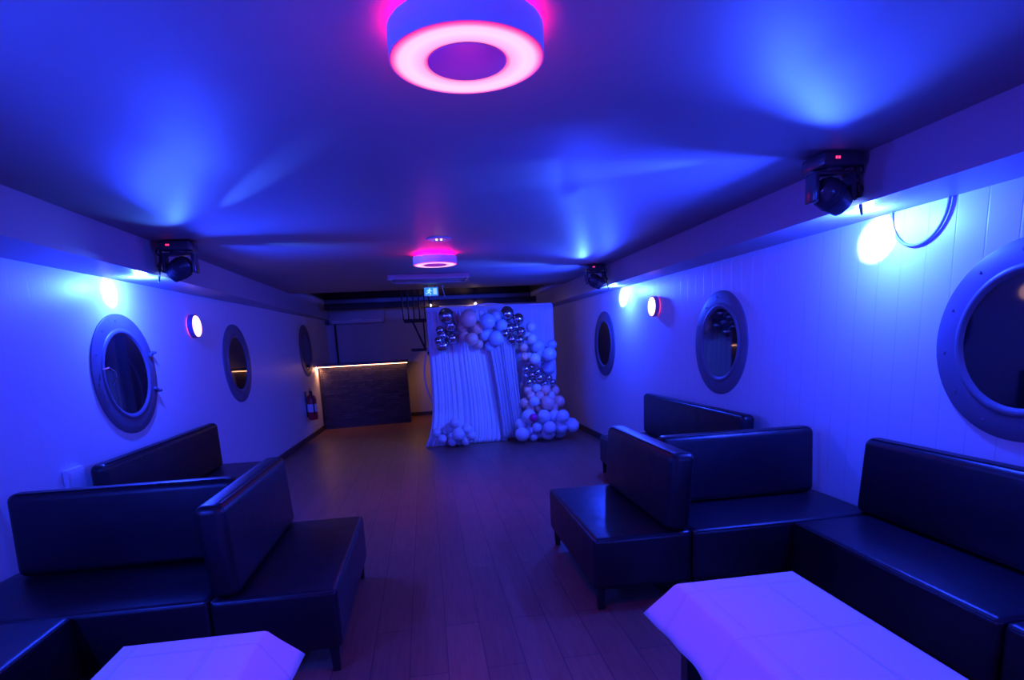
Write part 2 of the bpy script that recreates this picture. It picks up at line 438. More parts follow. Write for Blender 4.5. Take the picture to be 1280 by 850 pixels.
# left-hand booth
bench('left-hand black leather bench facing the aisle, its back turned to the left booth', -1.085, -.502, 2.71, 3.965, (1, 0), (-1.08, -.945, 2.72, 3.96, -.02, 0))
bench('black leather bench across the left booth, facing the camera, behind the left white table', -2.33, -1.09, 2.73, 3.43, (0, -1), (-2.25, -1.09, 3.29, 3.41, 0, .03))
bench('black leather bench in the lower left corner, along the left wall', -2.345, -1.665, 1.3, 2.726, (1, 0), (-2.335, -2.24, 1.31, 2.55, -.02, 0))
bench('black leather bench along the left wall under the hinged porthole, behind the cross bench', -2.25, -1.72, 4.08, 6.40, (1, 0), (-2.24, -2.13, 4.09, 6.25, 0, 0))

# ------------------------------------------------------------------ tables and cloths
def table(label, clabel, x0, x1, y0, y1, top=.596):
    cx, cyy = (x0+x1)/2, (y0+y1)/2
    root = empty('low_table', (cx, cyy, 0)); tag(root, label, 'table', 'low tables under white cloths')
    w, d = (x1-x0)/2, (y1-y0)/2
    bm = bmesh.new(); add_box(bm, -w+.006, w-.006, -d+.006, d-.006, top-.03, top, .004); obj('table_top', bm, M_black, root)
    bm = bmesh.new(); add_box(bm, -w+.03, w-.03, -d+.03, d-.03, top-.09, top-.03, .003); obj('apron', bm, M_black, root)
    for a in (-1, 1):
        for b_ in (-1, 1):
            bm = bmesh.new(); px, py = a*(w-.045), b_*(d-.045)
            add_box(bm, px-.03, px+.03, py-.03, py+.03, 0, top-.03, .003, 1); obj('leg', bm, M_black, root)
    # cloth: rings from the centre of the top over the edge down to the hem
    bm = bmesh.new(); per = []
    nx, ny = 26, 60
    def edge_pts():
        P = []
        for i in range(nx): P.append((-1+2*i/nx, -1))
        for i in range(ny): P.append((1, -1+2*i/ny))
        for i in range(nx): P.append((1-2*i/nx, 1))
        for i in range(ny): P.append((-1, 1-2*i/ny))
        return P
    E = edge_pts(); N = len(E)
    zt = top+.006
    rings = []
    def corner(u, v): return (abs(u)*abs(v))**10
    for k, (drop, out) in enumerate(((0, -.014), (.002, -.004), (.010, .004), (.05, .026), (.09, .050), (.12, .068), (.15, .085))):
        ring = []
        for i, (u, v) in enumerate(E):
            c = corner(u, v)
            s = i/N*2*PI
            wave = (.004*math.sin(s*9+.7)+.003*math.sin(s*17))*(drop/.15)*(1-c)
            o_ = out+wave+c*drop*.08
            x = u*w+(o_ if abs(u) == 1 else 0)*(1 if u > 0 else -1)
            y = v*d+(o_ if abs(v) == 1 else 0)*(1 if v > 0 else -1)
            # pull points close to a corner so both sides flare
            if abs(u) != 1 and abs(u) > .8: x += (abs(u)-.8)/.2*out*(1 if u > 0 else -1)
            if abs(v) != 1 and abs(v) > .93: y += (abs(v)-.93)/.07*out*(1 if v > 0 else -1)
            ring.append(bm.verts.new((x, y, zt-drop-(.012*c*(drop/.15)))))
        rings.append(ring)
    bm.faces.new(rings[0])
    for a, b_ in zip(rings, rings[1:]):
        for i in range(N):
            j = (i+1) % N; bm.faces.new((a[i], a[j], b_[j], b_[i]))
    o = obj('tablecloth', bm, M_cloth, angle=75); o.location = (cx, cyy, 0)
    tag(o, clabel, 'tablecloth', 'white cloths on the low tables')
    md = o.modifiers.new('s', 'SOLIDIFY'); md.thickness = .0015; md.offset = 1
    return root
table('black-legged low table under the longer white cloth, right of the aisle', 'white cloth with ironed creases draped over the right-hand low table', .905, 1.40, .85, 2.03)
table('low table under the white cloth at the lower left edge of the picture', 'white cloth draped over the left-hand low table by the corner bench', -1.10, -.63, .85, 2.02)

# ------------------------------------------------------------------ light levels
EXPOSURE = 0.0
K_SPOT = [330, 200, 300, 200, 200]
K_BOUNCE_FILL = [195, 185, 200, 200, 230]  # strengths of the added point fills, one per fixture
RAKE_AND_FILL = [
    ((-1.68, 4.75, 2.28), (-.80, 3.37, 2.4246), 90, 6.5, 1),
    ((-1.70, 4.7, 2.24), (-1.3, 1.2, 2.46), 22, 60, 1),
    ((-1.65, 4.95, 2.28), (1.2, 6.2, 2.46), 40, 30, 1),
    ((2.0, 2.75, 2.24), (1.0, 1.0, 2.46), 21, 64, 1),
    ((1.95, 2.95, 2.28), (-.6, 3.6, 2.46), 45, 30, 1),
    ((1.95, 7.1, 2.28), (-.6, 6.6, 2.46), 45, 34, 1),
    ((1.95, 7.0, 2.28), (.8, 4.0, 2.46), 45, 34, 1),
    ((1.95, 7.2, 2.20), (.85, 9.3, .9), 90, 62, 1),  # added fill aimed at the backdrop to brighten it
]
PINK = [((.175, 1.77, 2.31), 6.3), ((.165, 5.95, 2.31), 8), ((.19, -2.4, 2.31), 6)]  # last entry belongs to the added lamp behind the camera

# balloons of the garland: cluster, kind, x, y, z, radius
BALLOONS = [
    ('topleft', 'c', 0.356, 8.915, 1.969, 0.115),
    ('topleft', 'c', 0.421, 9.046, 1.835, 0.104),
    ('topleft', 'c', 0.25, 8.965, 1.765, 0.066),
    ('topleft', 'c', 0.284, 9.069, 1.689, 0.079),
    ('topleft', 'c', 0.432, 9.063, 1.64, 0.085),
    ('topleft', 'c', 0.28, 9.02, 1.534, 0.099),
    ('topleft', 'c', 0.215, 8.921, 1.614, 0.06),
    ('topmid', 'p', 0.679, 8.869, 1.913, 0.131),
    ('topmid', 'p', 0.595, 9.063, 1.8, 0.085),
    ('topmid', 'p', 0.715, 8.882, 1.613, 0.096),
    ('topmid', 'p', 0.618, 9.012, 1.655, 0.085),
    ('topmid', 'b', 0.959, 8.839, 1.863, 0.119),
    ('topmid', 'b', 1.11, 9.057, 1.932, 0.092),
    ('topmid', 'b', 1.095, 8.964, 1.608, 0.116),
    ('topmid', 'b', 1.187, 8.991, 1.795, 0.097),
    ('topmid', 'b', 0.928, 9.046, 1.676, 0.104),
    ('topmid', 'p', 0.814, 8.942, 1.775, 0.096),
    ('topmid', 'p', 0.824, 9.068, 1.537, 0.08),
    ('topmid', 'b', 0.994, 9.068, 1.492, 0.08),
    ('topright', 'c', 1.289, 9.044, 1.968, 0.106),
    ('topright', 'c', 1.452, 9.017, 1.88, 0.089),
    ('topright', 'c', 1.304, 9.003, 1.748, 0.092),
    ('topright', 'c', 1.488, 9.01, 1.692, 0.071),
    ('topright', 'c', 1.347, 9.059, 1.579, 0.09),
    ('topright', 'c', 1.446, 8.942, 1.567, 0.079),
    ('topright', 'c', 1.225, 8.911, 1.672, 0.067),
    ('topright', 'c', 1.422, 9.084, 1.763, 0.062),
    ('colblue', 'w', 1.654, 9.049, 1.752, 0.08),
    ('colblue', 'w', 1.596, 9.109, 1.622, 0.075),
    ('colblue', 'p', 1.518, 9.065, 1.454, 0.075),
    ('colblue', 'w', 1.647, 8.989, 1.57, 0.08),
    ('colblue', 'b', 1.758, 9.098, 1.455, 0.113),
    ('colblue', 'b', 1.874, 8.796, 1.33, 0.107),
    ('colblue', 'b', 1.902, 9.082, 1.125, 0.122),
    ('colblue', 'w', 1.662, 8.868, 1.267, 0.086),
    ('colblue', 'w', 1.61, 9.127, 1.289, 0.078),
    ('colblue', 'b', 1.79, 8.965, 1.319, 0.099),
    ('colblue', 'b', 1.973, 9.054, 1.469, 0.075),
    ('colblue', 'p', 1.526, 9.005, 1.308, 0.068),
    ('colchrome', 'c', 1.531, 8.969, 1.119, 0.059),
    ('colchrome', 'c', 1.631, 8.999, 1.149, 0.054),
    ('colchrome', 'c', 1.725, 9.007, 1.063, 0.06),
    ('colchrome', 'c', 1.624, 8.985, 1.02, 0.056),
    ('colchrome', 'c', 1.736, 8.922, 0.98, 0.072),
    ('colchrome', 'c', 1.573, 8.98, 0.917, 0.06),
    ('colchrome', 'c', 1.884, 8.965, 0.962, 0.057),
    ('colchrome', 'c', 1.819, 8.974, 0.879, 0.05),
    ('colchrome', 'c', 1.952, 8.993, 0.889, 0.053),
    ('colchrome', 'c', 1.515, 8.983, 1.014, 0.053),
    ('colchrome', 'c', 1.676, 9.016, 0.916, 0.055),
    ('colpeach', 'p', 1.559, 9.037, 0.789, 0.075),
    ('colpeach', 'w', 1.688, 8.967, 0.819, 0.07),
    ('colpeach', 'p', 1.82, 8.934, 0.776, 0.081),
    ('colpeach', 'p', 1.992, 9.08, 0.754, 0.083),
    ('colpeach', 'p', 1.502, 9.017, 0.587, 0.086),
    ('colpeach', 'w', 1.615, 8.827, 0.624, 0.08),
    ('colpeach', 'p', 1.834, 8.854, 0.582, 0.112),
    ('colpeach', 'p', 2.052, 9.029, 0.577, 0.095),
    ('colpeach', 'p', 1.717, 8.986, 0.488, 0.073),
    ('colpeach', 'p', 1.59, 8.943, 0.702, 0.069),
    ('colpeach', 'w', 1.907, 8.999, 0.677, 0.073),
    ('colpeach', 'p', 1.717, 8.878, 0.699, 0.07),
    ('colpeach', 'p', 1.941, 8.953, 0.49, 0.076),
    ('colpeach', 'p', 1.563, 8.913, 0.506, 0.075),
    ('basewhite', 'm', 1.55, 8.591, 0.408, 0.063),
    ('basewhite', 'w', 1.503, 8.743, 0.411, 0.11),
    ('basewhite', 'w', 1.753, 8.774, 0.389, 0.103),
    ('basewhite', 'w', 1.927, 8.88, 0.365, 0.107),
    ('basewhite', 'w', 2.02, 8.674, 0.384, 0.102),
    ('basewhite', 'w', 2.203, 8.842, 0.207, 0.113),
    ('basewhite', 'w', 2.002, 8.756, 0.207, 0.106),
    ('basewhite', 'w', 1.797, 8.626, 0.227, 0.101),
    ('basewhite', 'w', 1.632, 8.772, 0.218, 0.08),
    ('basewhite', 'w', 2.014, 8.931, 0.1, 0.114),
    ('basewhite', 'w', 1.804, 8.795, 0.122, 0.112),
    ('basewhite', 'w', 1.382, 8.682, 0.149, 0.11),
    ('basewhite', 'w', 1.579, 8.825, 0.074, 0.07),
    ('basewhite', 'w', 1.502, 8.792, 0.174, 0.069),
    ('basewhite', 'w', 1.702, 8.929, 0.089, 0.076),
    ('basewhite', 'w', 1.385, 8.813, 0.292, 0.087),
    ('basewhite', 'w', 1.489, 8.915, 0.259, 0.075),
    ('basewhite', 'w', 1.754, 8.899, 0.255, 0.082),
    ('baseleft', 'w', 0.361, 8.73, 0.386, 0.076),
    ('baseleft', 'w', 0.553, 8.89, 0.256, 0.084),
    ('baseleft', 'w', 0.41, 8.742, 0.202, 0.101),
    ('baseleft', 'w', 0.522, 8.833, 0.088, 0.077),
    ('baseleft', 'w', 0.291, 9.004, 0.153, 0.087),
    ('baseleft', 'w', 0.166, 8.801, 0.144, 0.071),
    ('baseleft', 'w', 0.09, 8.838, 0.243, 0.073),
    ('baseleft', 'w', 0.431, 8.936, 0.064, 0.075),
    ('baseleft', 'w', 0.294, 8.834, 0.303, 0.076),
    ('baseleft', 'w', 0.322, 8.836, 0.09, 0.076),
    ('baseleft', 'w', 0.618, 8.782, 0.164, 0.067),
    ('baseleft', 'w', 0.214, 8.925, 0.246, 0.068),
]

# ------------------------------------------------------------------ ring lamps
def ring_lamp(label, x, y):
    root = empty('ring_lamp', (x, y, ZT)); tag(root, label, 'ceiling lamp', 'round pink ceiling lamps')
    bm = bmesh.new(); lathe(bm, [(0, -.001), (.17, -.001), (.17, -.028), (0, -.028)], 64); obj('halo_strip', bm, M_halo, root)
    bm = bmesh.new(); lathe(bm, [(0, -.028), (.212, -.028), (.212, -.1), (.208, -.1), (.208, -.092), (0, -.092)], 96); obj('housing', bm, M_lamp_body, root)
    bm = bmesh.new(); lathe(bm, [(.108, -.094), (.2078, -.094), (.2078, -.101), (.2, -.103), (.115, -.103), (.108, -.1)], 96, closed=True); obj('diffuser', bm, M_ring, root)
    bm = bmesh.new(); lathe(bm, [(.1075, -.094), (.1075, -.1035), (.104, -.105), (0, -.105)], 64); obj('centre_disc', bm, M_disc, root)
    return root
ring_lamp('large round pink ring lamp on the ceiling nearest the camera', .175, 1.77)
ring_lamp('far pink ring lamp on the ceiling, just before the ceiling hatch', .165, 5.95)
ring_lamp('added unseen pink ring lamp on the ceiling behind the camera', .19, -2.4)  # unseen lamp, added to help light the walls
def area(name, loc, rot, size, power, col, shape='DISK', sy_=None):
    l = bpy.data.lights.new(name, 'AREA'); l.shape = shape; l.size = size; l.energy = power; l.color = col
    if sy_: l.size_y = sy_
    o = bpy.data.objects.new(name, l); COL.objects.link(o); o.location = loc; o.rotation_euler = rot
    return o
def point(name, loc, power, col, r=.05):
    l = bpy.data.lights.new(name, 'POINT'); l.energy = power; l.color = col; l.shadow_soft_size = r
    o = bpy.data.objects.new(name, l); COL.objects.link(o); o.location = loc
    return o
def spot(name, loc, target, power, col, deg, blend=.5, r=.03):
    l = bpy.data.lights.new(name, 'SPOT'); l.energy = power; l.color = col; l.shadow_soft_size = r
    l.spot_size = math.radians(deg); l.spot_blend = blend
    o = bpy.data.objects.new(name, l); COL.objects.link(o); o.location = loc
    o.rotation_euler = (Vector(target)-Vector(loc)).to_track_quat('-Z', 'Y').to_euler()
    return o

# ------------------------------------------------------------------ moving head fixtures
def moving_head(label, x, y, side, led=True, cable=True):
    """hangs from the ceiling beside the casing; side=+1 right"""
    root = empty('stage_light', (x, y, ZT)); tag(root, label, 'stage light', 'moving head stage lights under the ceiling')
    bm = bmesh.new(); add_box(bm, -.11, .11, -.095, .095, -.075, -.008, .012, 2)
    add_box(bm, -.035, .035, -.03, .03, -.01, 0, .002)
    b0 = obj('base_box', bm, M_head, root)
    if led:
        bm = bmesh.new()
        for dx in (-.05, -.035): add_box(bm, dx, dx+.009, -.0985, -.094, -.045, -.033, .001, 1)
        obj('indicator', bm, M_redled, b0)
    bm = bmesh.new()   # yoke
    lathe(bm, [(0, -.075), (.06, -.075), (.06, -.088), (0, -.088)], 24)
    add_box(bm, -.115, .115, -.045, .045, -.105, -.086, .006)
    for s in (-1, 1): add_box(bm, s*.105-.014, s*.105+.014, -.045, .045, -.235, -.09, .01)
    obj('yoke', bm, M_head, root)
    bm = bmesh.new()   # head turned down and to the wall
    Mh = axisM((0, 0, -.195), (side*.72, .1, -.42), (0, 1, 0))
    lathe(bm, [(0, -.085), (.045, -.083), (.066, -.06), (.074, -.02), (.074, .04), (.066, .075), (.062, .095), (.05, .098), (.048, .088), (0, .088)], 32, Mh)
    for k in range(5): lathe(bm, [(.074, -.03+k*.012), (.078, -.028+k*.012), (.078, -.024+k*.012), (.074, -.022+k*.012)], 32, Mh, closed=False)
    h = obj('lamp_head', bm, M_head, root)
    bm = bmesh.new(); lathe(bm, [(0, .096), (.03, .094), (.048, .088)], 32, Mh); obj('lens', bm, M_lens, h)
    if cable:
        bm = bmesh.new()
        pts = []
        for k in range(25):
            t = k/24
            pts.append((side*(.11+.05*math.sin(t*PI)), -.02-.03*t, -.03-.27*math.sin(t*PI)**.8-.0*t))
        tube(bm, pts, .005, 6)
        pts = [(side*(.13+.015*math.sin(k*1.3)), -.04+.012*math.cos(k*1.7), -.05-.022*k) for k in range(9)]
        tube(bm, pts, .0055, 6)
        obj('cable', bm, M_blackmatte, root)
    return root
BL = (.014, .044, 1)
HOT = (.36, .46, 1)
heads = [
    ('black stage light at the right casing nearest the camera, with red indicator dots', 2.15, 2.95, 1, (2.677, 3.22, 2.05)),
    ('far black stage light at the right casing, beside the far ring lamp', 2.12, 7.15, 1, (2.62, 7.50, 2.06)),
    ('black stage light hanging at the left casing above the hinged porthole', -1.79, 4.95, -1, (-2.32, 4.93, 2.07)),
    ('added unseen black stage light at the left casing, beside the camera', -1.79, .75, -1, (-2.44, .8, 2.05)),  # unseen fixture added to light the near left wall
    ('added unseen black stage light at the right casing behind the camera', 2.10, -1.25, 1, (2.75, -1.1, 2.05)),  # assumed fixture out of view, put in for wall light
]
for i, (lb, x, y, s, tgt) in enumerate(heads):
    moving_head(lb, x, y, s, led=(i != 3))
    out = i >= 3
    lens = Vector((x+s*.115, y+.0, ZT-.285))
    tv = Vector(tgt)
    # beam on the wall
    spot('beam_light', lens, tv, K_SPOT[i], HOT, 30, .7, .012)
    # added point fill between lens and wall, for light bounced off the hot spot
    p = lens.lerp(tv, .42)
    point('bounce_fill_light', p, K_BOUNCE_FILL[i], BL, .035)
# effect beams raking across the ceiling, plus an added fill on the backdrop
for loc, tgt, pw, deg, bl in RAKE_AND_FILL:
    spot('effect_and_fill_beam', loc, tgt, pw, (.05, .16, 1), deg, bl, .01)
for (lx, ly, lz), pw in PINK:
    spot('ring_lamp_light', (lx, ly, lz-.02), (lx, ly, 0), pw*3, (1, .05, .34), 112, 1, .1)
    point('ring_lamp_spill', (lx, ly, lz-.16), pw*.25, (1, .03, .3), .1)

# ------------------------------------------------------------------ wall sconces
def sconce(label, side, y, z, m):
    W = XR if side > 0 else XL
    root = empty('wall_sconce'); root.matrix_world = axisM((W(y), y, z), wall_dir(side)); tag(root, label, 'wall lamp')
    bm = bmesh.new(); lathe(bm, [(0, 0), (.098, 0), (.098, .012), (0, .012)], 40); obj('halo_ring', bm, M_sconce_halo, root)
    bm = bmesh.new(); lathe(bm, [(0, .012), (.112, .012), (.114, .02), (.114, .058), (.108, .062), (.104, .058), (0, .056)], 48); obj('housing', bm, m, root)
    bm = bmesh.new(); lathe(bm, [(.103, .0565), (.1, .066), (.06, .072), (0, .074)], 40); obj('diffuser', bm, M_sconce, root)
sconce('round glowing red wall lamp on the right wall between the portholes', 1, 6.45, 1.865, mat('sconce_body_red', (.5, .2, .3), .4))
sconce('round glowing wall lamp with dark rim on the left wall between the portholes', -1, 6.30, 1.856, mat('sconce_body_dark', (.12, .08, .2), .4))

# ------------------------------------------------------------------ ceiling items
root = empty('recessed_downlight', (.185, 5.1, ZT)); tag(root, 'small round recessed spotlight trim in the ceiling, before the far ring lamp', 'downlight')
bm = bmesh.new(); lathe(bm, [(.05, -.001), (.105, -.001), (.105, -.004), (.098, -.012), (.06, -.014), (.052, -.008)], 48, closed=True); obj('trim_ring', bm, M_white, root)
bm = bmesh.new(); lathe(bm, [(0, -.003), (.052, -.003), (.052, -.001), (0, -.001)], 32); obj('reflector', bm, M_steel, root)
for dx in (-.018, .02):
    bm = bmesh.new(); lathe(bm, [(0, -.016), (.006, -.014), (.007, -.003)], 12, Matrix.Translation((dx, 0, 0))); obj('small_led', bm, M_bulb, root)

root = empty('ceiling_hatch', (.12, 7.82, ZT)); tag(root, 'shallow square hatch frame on the ceiling behind the far ring lamp', 'hatch')
bm = bmesh.new()
add_box(bm, -.5, .5, -.30, -.265, -.055, -.001, .004); add_box(bm, -.5, .5, .265, .30, -.055, -.001, .004)
add_box(bm, -.5, -.465, -.265, .265, -.055, -.001, .004); add_box(bm, .465, .5, -.265, .265, -.055, -.001, .004)
obj('frame', bm, M_hatch, root)
bm = bmesh.new(); add_box(bm, -.465, .465, -.265, .265, -.04, -.02, .003); obj('panel', bm, M_ceil, root)
bm = bmesh.new(); add_box(bm, -.51, .51, -.308, -.298, -.059, -.054, .002); obj('edge_strip', bm, M_white, root)

# exit sign: plate with a running figure and a doorway
root = empty('exit_sign', (.16, 8.9, 2.33)); tag(root, 'small lit green and white emergency exit sign with running figure under the ceiling', 'exit sign')
bm = bmesh.new(); add_box(bm, -.105, .105, 0, .03, -.07, .06, .006); obj('case', bm, M_white, root)
bm = bmesh.new(); add_box(bm, -.098, .098, -.004, 0, -.063, .053, .001); obj('face', bm, M_exit, root)
bm = bmesh.new(); Y0, Y1 = -.008, -.004
add_box(bm, .03, .082, Y0, Y1, -.045, .04, .0005, 1)
lathe(bm, [(0, 0), (.011, 0), (.011, .004), (0, .004)], 14, axisM((-.018, Y0, .034), (0, 1, 0)))
def limb(x0, z0, x1, z1, w=.006):
    d = Vector((x1-x0, 0, z1-z0)); a = math.atan2(d.z, d.x)
    Mx = Matrix.Translation(((x0+x1)/2, (Y0+Y1)/2, (z0+z1)/2)) @ Matrix.Rotation(-a, 4, 'Y')
    add_box(bm, -d.length/2-w*.4, d.length/2+w*.4, -.002, .002, -w, w, .0005, 1, M=Mx)
limb(-.024, .02, -.036, -.012, .009); limb(-.036, -.012, -.012, -.026); limb(-.012, -.026, -.014, -.05, .005); limb(-.036, -.012, -.056, -.03); limb(-.056, -.03, -.078, -.03, .005)
limb(-.024, .018, -.002, .002, .005); limb(-.002, .002, .014, .01, .004); limb(-.026, .018, -.052, .014, .005); limb(-.052, .014, -.062, -.004, .004)
obj('pictogram', bm, M_exitw, root)
for dx in (-.06, .06):
    bm = bmesh.new(); tube(bm, [(dx, .015, .06), (dx, .015, ZT-2.33)], .004); obj('hanger', bm, M_black, root)

bm = bmesh.new(); tube(bm, [(.33, 9.0, ZT), (.335, 9.0, 2.36), (.35, 9.0, 2.30), (.36, 9.0, 2.25)], .005)
tag(obj('hanging_cable', bm, M_white), 'thin pale cable end hanging from the ceiling right of the exit sign', 'cable')
for x, lb in ((.18, 'small bright bulb under the dark header above the left end of the backdrop'), (1.07, 'small bright bulb under the dark header above the middle of the backdrop')):
    root = empty('spot_bulb', (x, 11.915, 2.352)); tag(root, lb, 'bulb', 'small bulbs under the dark header')
    bm = bmesh.new(); lathe(bm, [(0, 0), (.022, 0), (.022, -.01), (.012, -.014), (0, -.014)], 20); obj('socket', bm, M_white, root)
    point('bulb_light', (x, 11.88, 2.24), 1.5, (1, .6, .4), .03)
    bm = bmesh.new(); lathe(bm, [(.011, -.014), (.024, -.026), (.026, -.038), (.018, -.05), (0, -.055)], 20); obj('bulb', bm, M_bulb, root)

# ------------------------------------------------------------------ stairs
root = empty('steep_stair', (0, 11.4, 0)); tag(root, 'dark steep staircase with railing bars coming down through the ceiling opening', 'staircase')
for i, (x0, x1, z) in enumerate(((-.34, .16, 2.02), (-.24, .30, 1.48), (.16, .6, 1.1), (.22, .7, .72), (.28, .8, .36))):
    bm = bmesh.new(); add_box(bm, x0, x1, -.28, .28, z-.03, z+.02, .006); obj('tread', bm, M_dark, root)
bm = bmesh.new()
def bar(bm, p, q, w):
    d = Vector(q)-Vector(p); Mx = axisM((Vector(p)+Vector(q))/2, d, (0, 1, 0)); l = d.length/2
    add_box(bm, -w, w, -w, w, -l, l, .003, 1, M=Mx)
for yy in (-.27, .27):
    bar(bm, (-.18, yy, 2.0), (.02, yy, 1.48), .018); bar(bm, (.02, yy, 1.48), (.26, yy, 1.1), .018); bar(bm, (.26, yy, 1.1), (.55, yy, 0), .02)
obj('stringer', bm, M_dark, root)
for k, x in enumerate((-.34, -.24, -.14, -.04, .06, .15)):
    for yy in (-.26,):
        bm = bmesh.new(); tube(bm, [(x, yy, 2.02), (x, yy, 2.98)], .013); obj('baluster', bm, M_black, root)
for x in (.02, .06+.06):
    bm = bmesh.new(); tube(bm, [(x, -.26, 1.5), (x, -.26, 2.02)], .013); obj('post', bm, M_black, root)
bm = bmesh.new(); tube(bm, [(-.4, -.26, 2.98), (.22, -.26, 2.98)], .02); obj('handrail', bm, M_black, root)

# ------------------------------------------------------------------ bar
root = empty('bar_counter', (-1.23, 12.1, 0)); tag(root, 'dark stone-clad bar counter lit by a warm strip under its top', 'bar counter')
bm = bmesh.new()
pts = [(-.83, -.18), (.84, .12), (.84, .6), (-.8, .6)]
def prism_l(bm, P, z0, z1): return prism(bm, P, z0, z1)
obj('body', prism_l(bmesh.new(), pts, 0, 1.2), M_slate, root, smooth=False)
obj('counter_top', prism_l(bmesh.new(), [(-.86, -.26), (.88, .05), (.88, .64), (-.82, .64)], 1.235, 1.275), M_counter, root, smooth=False)
obj('top_support', prism_l(bmesh.new(), [(-.80, -.1), (.80, .18), (.8, .58), (-.8, .58)], 1.2, 1.235), M_dark, root, smooth=False)
st = obj('light_strip', prism_l(bmesh.new(), [(-.85, -.235), (.86, .072), (.86, .092), (-.85, -.215)], 1.222, 1.235), M_gold, root, smooth=False)
tag(st, 'thin warm orange light strip')
def strip_light(loc, rot, sx, pw):
    o = area('counter_strip_light', loc, rot, sx, pw, (1, .40, .2), 'RECTANGLE', .03); return o
strip_light((-1.23, 11.99, 1.215), (0, 0, math.atan2(.307, 1.71)), 1.7, 1.4)
strip_light((-.30, 12.55, 1.22), (0, math.radians(-50), 0), .5, 4.5)
strip_light((-2.03, 11.84, 1.2), (0, math.radians(35), 0), .1, 2.0)

# air conditioner on the rear wall
root = empty('air_conditioner', (-1.38, YB, 2.23)); tag(root, 'long pale wall air conditioner high on the rear wall above the bar', 'air conditioner')
bm = bmesh.new(); add_box(bm, -.58, .58, -.22, 0, -.15, .16, .03, 3); obj('casing', bm, M_grille, root)
bm = bmesh.new()
for k in range(3): add_box(bm, -.52, .52, -.225, -.19, -.135+k*.022, -.122+k*.022, .002)
obj('louvre', bm, M_white, root)
bm = bmesh.new(); add_box(bm, -.1, .1, -.226, -.22, -.07, -.05, .001); obj('maker_plate', bm, M_white, root)
bm = bmesh.new(); tube(bm, [(-1.87, YB-.03, 2.1), (-1.875, YB-.03, 1.6), (-1.87, YB-.03, .09)], .022); tag(obj('drain_pipe', bm, M_black), 'dark vertical pipe on the rear wall below the air conditioner', 'pipe')
root = empty('control_box', (-1.99, YB, 2.2)); tag(root, 'small dark box on the rear wall left of the air conditioner', 'box')
bm = bmesh.new(); add_box(bm, -.1, .02, -.1, 0, -.12, .09, .01); obj('case', bm, M_black, root)
bm = bmesh.new(); tube(bm, [(.0, -.05, -.08), (.05, -.05, -.12), (.09, -.04, -.1)], .01); obj('conduit', bm, M_black, root)

# fire extinguisher
yx = 10.66
root = empty('fire_extinguisher', (XL(yx)+.1, yx, .36)); tag(root, 'red fire extinguisher hung low on the left wall before the bar', 'fire extinguisher')
bm = bmesh.new(); lathe(bm, [(0, 0), (.07, 0), (.082, .02), (.082, .36), (.07, .41), (.03, .44), (.025, .46), (0, .46)], 32); obj('cylinder', bm, M_red, root)
bm = bmesh.new(); lathe(bm, [(0, .46), (.028, .46), (.028, .5), (0, .5)], 16); add_box(bm, -.012, .012, -.11, .03, .5, .515, .003); add_box(bm, -.01, .01, -.1, .02, .535, .548, .003); obj('valve', bm, M_black, root)
bm = bmesh.new(); tube(bm, [(0, -.02, .48), (.03, -.09, .46), (.05, -.115, .36), (.05, -.11, .2), (.05, -.1, .1)], .011); obj('hose', bm, M_blackmatte, root)
bm = bmesh.new(); add_box(bm, -.1, -.08, -.03, .03, .05, .5, .003); obj('bracket', bm, M_black, root)
bm = bmesh.new(); lathe(bm, [(.0828, .14), (.0828, .28)], 32); obj('instruction_band', bm, M_white, root)

# white box on the left wall, behind the cross bench
yx = 4.09
root = empty('junction_box', (XL(yx), yx, .76)); tag(root, 'small pale box on the left wall left of the far bench backrest', 'box')
bm = bmesh.new(); add_box(bm, 0, .035, -.095, .095, -.13, .13, .008); obj('case', bm, M_white, root)
bm = bmesh.new(); add_box(bm, .035, .04, -.075, .075, -.11, .11, .004); obj('lid', bm, M_white, root)

# cable drooping on the right wall
bm = bmesh.new(); pts = []
P = [(3.13, 2.17), (3.10, 2.07), (3.04, 1.99), (2.95, 1.965), (2.86, 1.995), (2.79, 2.07), (2.76, 2.17)]
for k in range(25):
    a = k/24; y = 3.13-.37*(1-math.cos(PI*a))/2; z = 2.172-.205*math.sin(PI*a)
    pts.append((XR(y)-.013, y, z))
tube(bm, pts, .0085, 10); tag(obj('drooping_cable', bm, mat('grey_cable', (.3, .3, .34), .5)), 'cable drooping in a loop on the right wall beside the big porthole', 'cable')

# ------------------------------------------------------------------ backdrop with drapes
def drape(name, fn, nu, nv, m, th=.003):
    bm = bmesh.new(); g = [[bm.verts.new(fn(i/nu, j/nv)) for j in range(nv+1)] for i in range(nu+1)]
    for i in range(nu):
        for j in range(nv): bm.faces.new((g[i][j], g[i+1][j], g[i+1][j+1], g[i][j+1]))
    o = obj(name, bm, m, angle=80); md = o.modifiers.new('t', 'SOLIDIFY'); md.thickness = th
    return o
